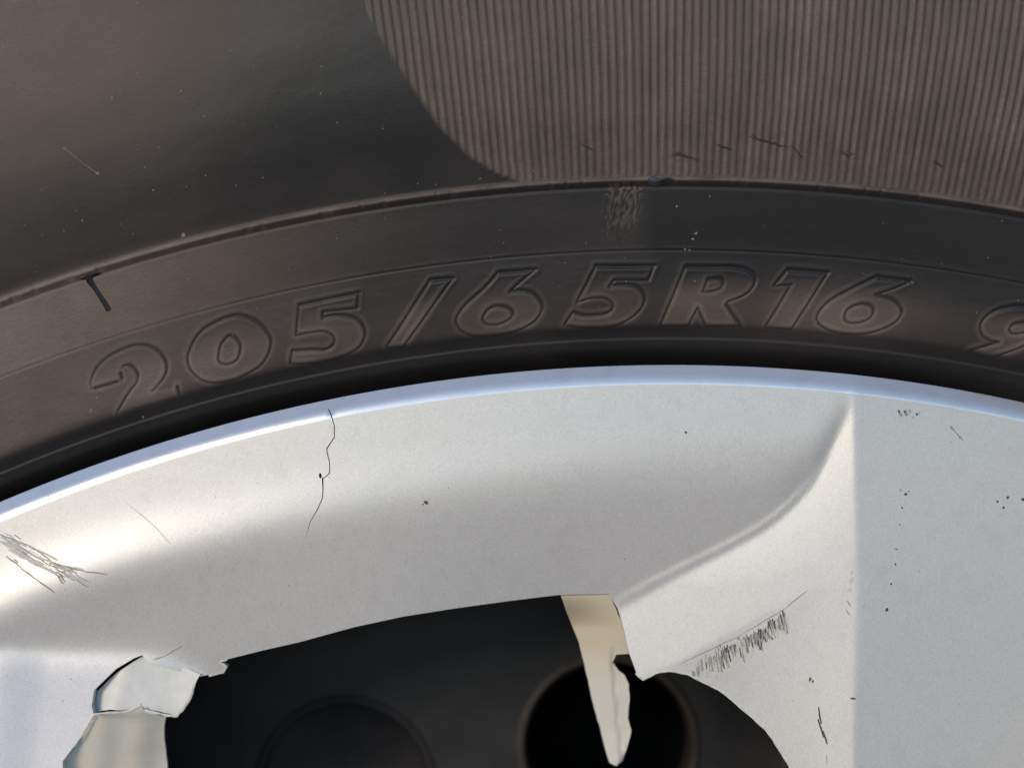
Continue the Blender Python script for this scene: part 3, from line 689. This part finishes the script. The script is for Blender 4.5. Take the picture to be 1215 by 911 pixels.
    strokes(2, [wiggle((8,659),(24,672),5,.8), wiggle((24,672),(44,687),5,.8), wiggle((44,687),(66,703),5,.7)], 1.9)
    strokes(2, [wiggle((60,668),(92,676), 6, 1.2), wiggle((63,671),(88,678), 6, 1.2), wiggle((66,675),(82,681), 5, 1), wiggle((66,680),(76,692), 4, .8), wiggle((69,678),(78,690), 4, .8)], 2.2)
    strokes(0, [wiggle((17,663),(22,667), 2, .4), wiggle((42,670),(47,671), 2, .2)], 1.3)
    strokes(1, [wiggle((183,782),(196,778), 4, .6), wiggle((196,778),(216,766), 5, .8), wiggle((170,778),(190,770), 4, .5)], 1.3)
    mk('scuff_marks', V, F, [SCUFF_D, SCUFF_L, SCUFF_O, SCUFF_S], root, kind='stuff', mi=MI)
    return root
COVER = build_cover()

# ================================================================== STEEL WHEEL behind the cover
def build_steel():
    root = empty('steel_wheel', 'black steel wheel with round vent holes behind the cover', 'wheel', (0, 0, ZC))
    HD = -330.0; NH = 26
    xa, ya = unproj(722, 884, HD); xb, yb = unproj(350, 930, HD)
    ra = math.hypot(xa-CX, ya-CY); ta = math.atan2(xa-CX, CY-ya); RH = 100*(D-HD)/D
    r0, r1 = ra-RH-60, ra+RH+150
    n = NH; prof_out = [(r1, HD), (2015, HD-40), (2030, HD-20)]
    V, F = [], []
    sub = 24                      # per vent: a patch of disc from r0 to r1 with a round hole
    dth = 2*math.pi/NH
    for k in range(NH):
        tc = ta+k*dth; hx, hy = CX+ra*math.sin(tc), CY-ra*math.cos(tc); b = len(V); m = 48
        inner, outer = [], []
        for i in range(m):
            a = 2*math.pi*i/m; inner.append((hx+RH*math.cos(a), hy+RH*math.sin(a)))
            # ray to the patch border in (r, theta)
            dr, dt = math.cos(a), math.sin(a); s_ = 1e9
            if dr > 1e-9: s_ = min(s_, (r1-ra)/dr)
            if dr < -1e-9: s_ = min(s_, (r0-ra)/dr)
            if abs(dt) > 1e-9: s_ = min(s_, dth*ra*.5/abs(dt))
            r_, t_ = ra+dr*s_, tc+dt*s_/ra; outer.append((CX+r_*math.sin(t_), CY-r_*math.cos(t_)))
        # pair inner points by direction from the hole centre
        inner = []
        for (ox, oy) in outer:
            d = math.hypot(ox-hx, oy-hy); inner.append((hx+RH*(ox-hx)/d, hy+RH*(oy-hy)/d))
        for L in (outer, inner):
            V += [P(x, y, HD) for x, y in L]
        F += [(b+i, b+(i+1) % m, b+m+(i+1) % m, b+m+i) for i in range(m)]
        # rolled lip of the vent
        LV, LF = [], []
        for h, g in ((HD+1, RH+11), (HD+4, RH+7), (HD+5, RH+2), (HD-3, RH-2), (HD-60, RH-3)):
            LV += [P(hx+g*math.cos(2*math.pi*i/m), hy+g*math.sin(2*math.pi*i/m), h) for i in range(m)]
        for j in range(4): LF += [(j*m+i, j*m+(i+1) % m, (j+1)*m+(i+1) % m, (j+1)*m+i) for i in range(m)]
        mk('vent_lip', LV, LF, LIT_STEEL if k == 0 else STEEL, root)
    k = NH-1; tc = ta+k*dth; hx, hy = CX+ra*math.sin(tc), CY-ra*math.cos(tc); m = 32
    mk('vent_floor', [P(hx, hy, HD-48)]+[P(hx+g*math.cos(2*math.pi*i/m), hy+g*math.sin(2*math.pi*i/m), h) for h, g in ((HD-46, RH*.7), (HD-30, RH-2)) for i in range(m)],
       [(0, 1+i, 1+(i+1) % m) for i in range(m)]+[(1+i, 1+m+i, 1+m+(i+1) % m, 1+(i+1) % m) for i in range(m)], STEEL, root)
    mk('disc', V, F, STEEL, root)
    def rev(name, prof, mat):
        m = 128; V = [P(CX+r*math.sin(2*math.pi*i/m), CY-r*math.cos(2*math.pi*i/m), h) for r, h in prof for i in range(m)]
        mk(name, V, [(j*m+i, j*m+(i+1) % m, (j+1)*m+(i+1) % m, (j+1)*m+i) for j in range(len(prof)-1) for i in range(m)], mat, root)
    rev('rim_barrel', [(r1-2, HD), (1960, HD-30), (1975, HD-60), (1985, -120), (2000, -80), (2036, -66), (2042, -85), (2036, -300), (1990, -420), (1990, -1900), (2040, -2300)], STEEL)
    rev('disc_centre', [(r0+2, HD), (r0-60, HD+40), (900, HD+20), (860, HD-80), (1, HD-80)], STEEL)
    rev('brake_drum', [(1900, -900), (1880, -860), (1, -860)], DARK)
build_steel()
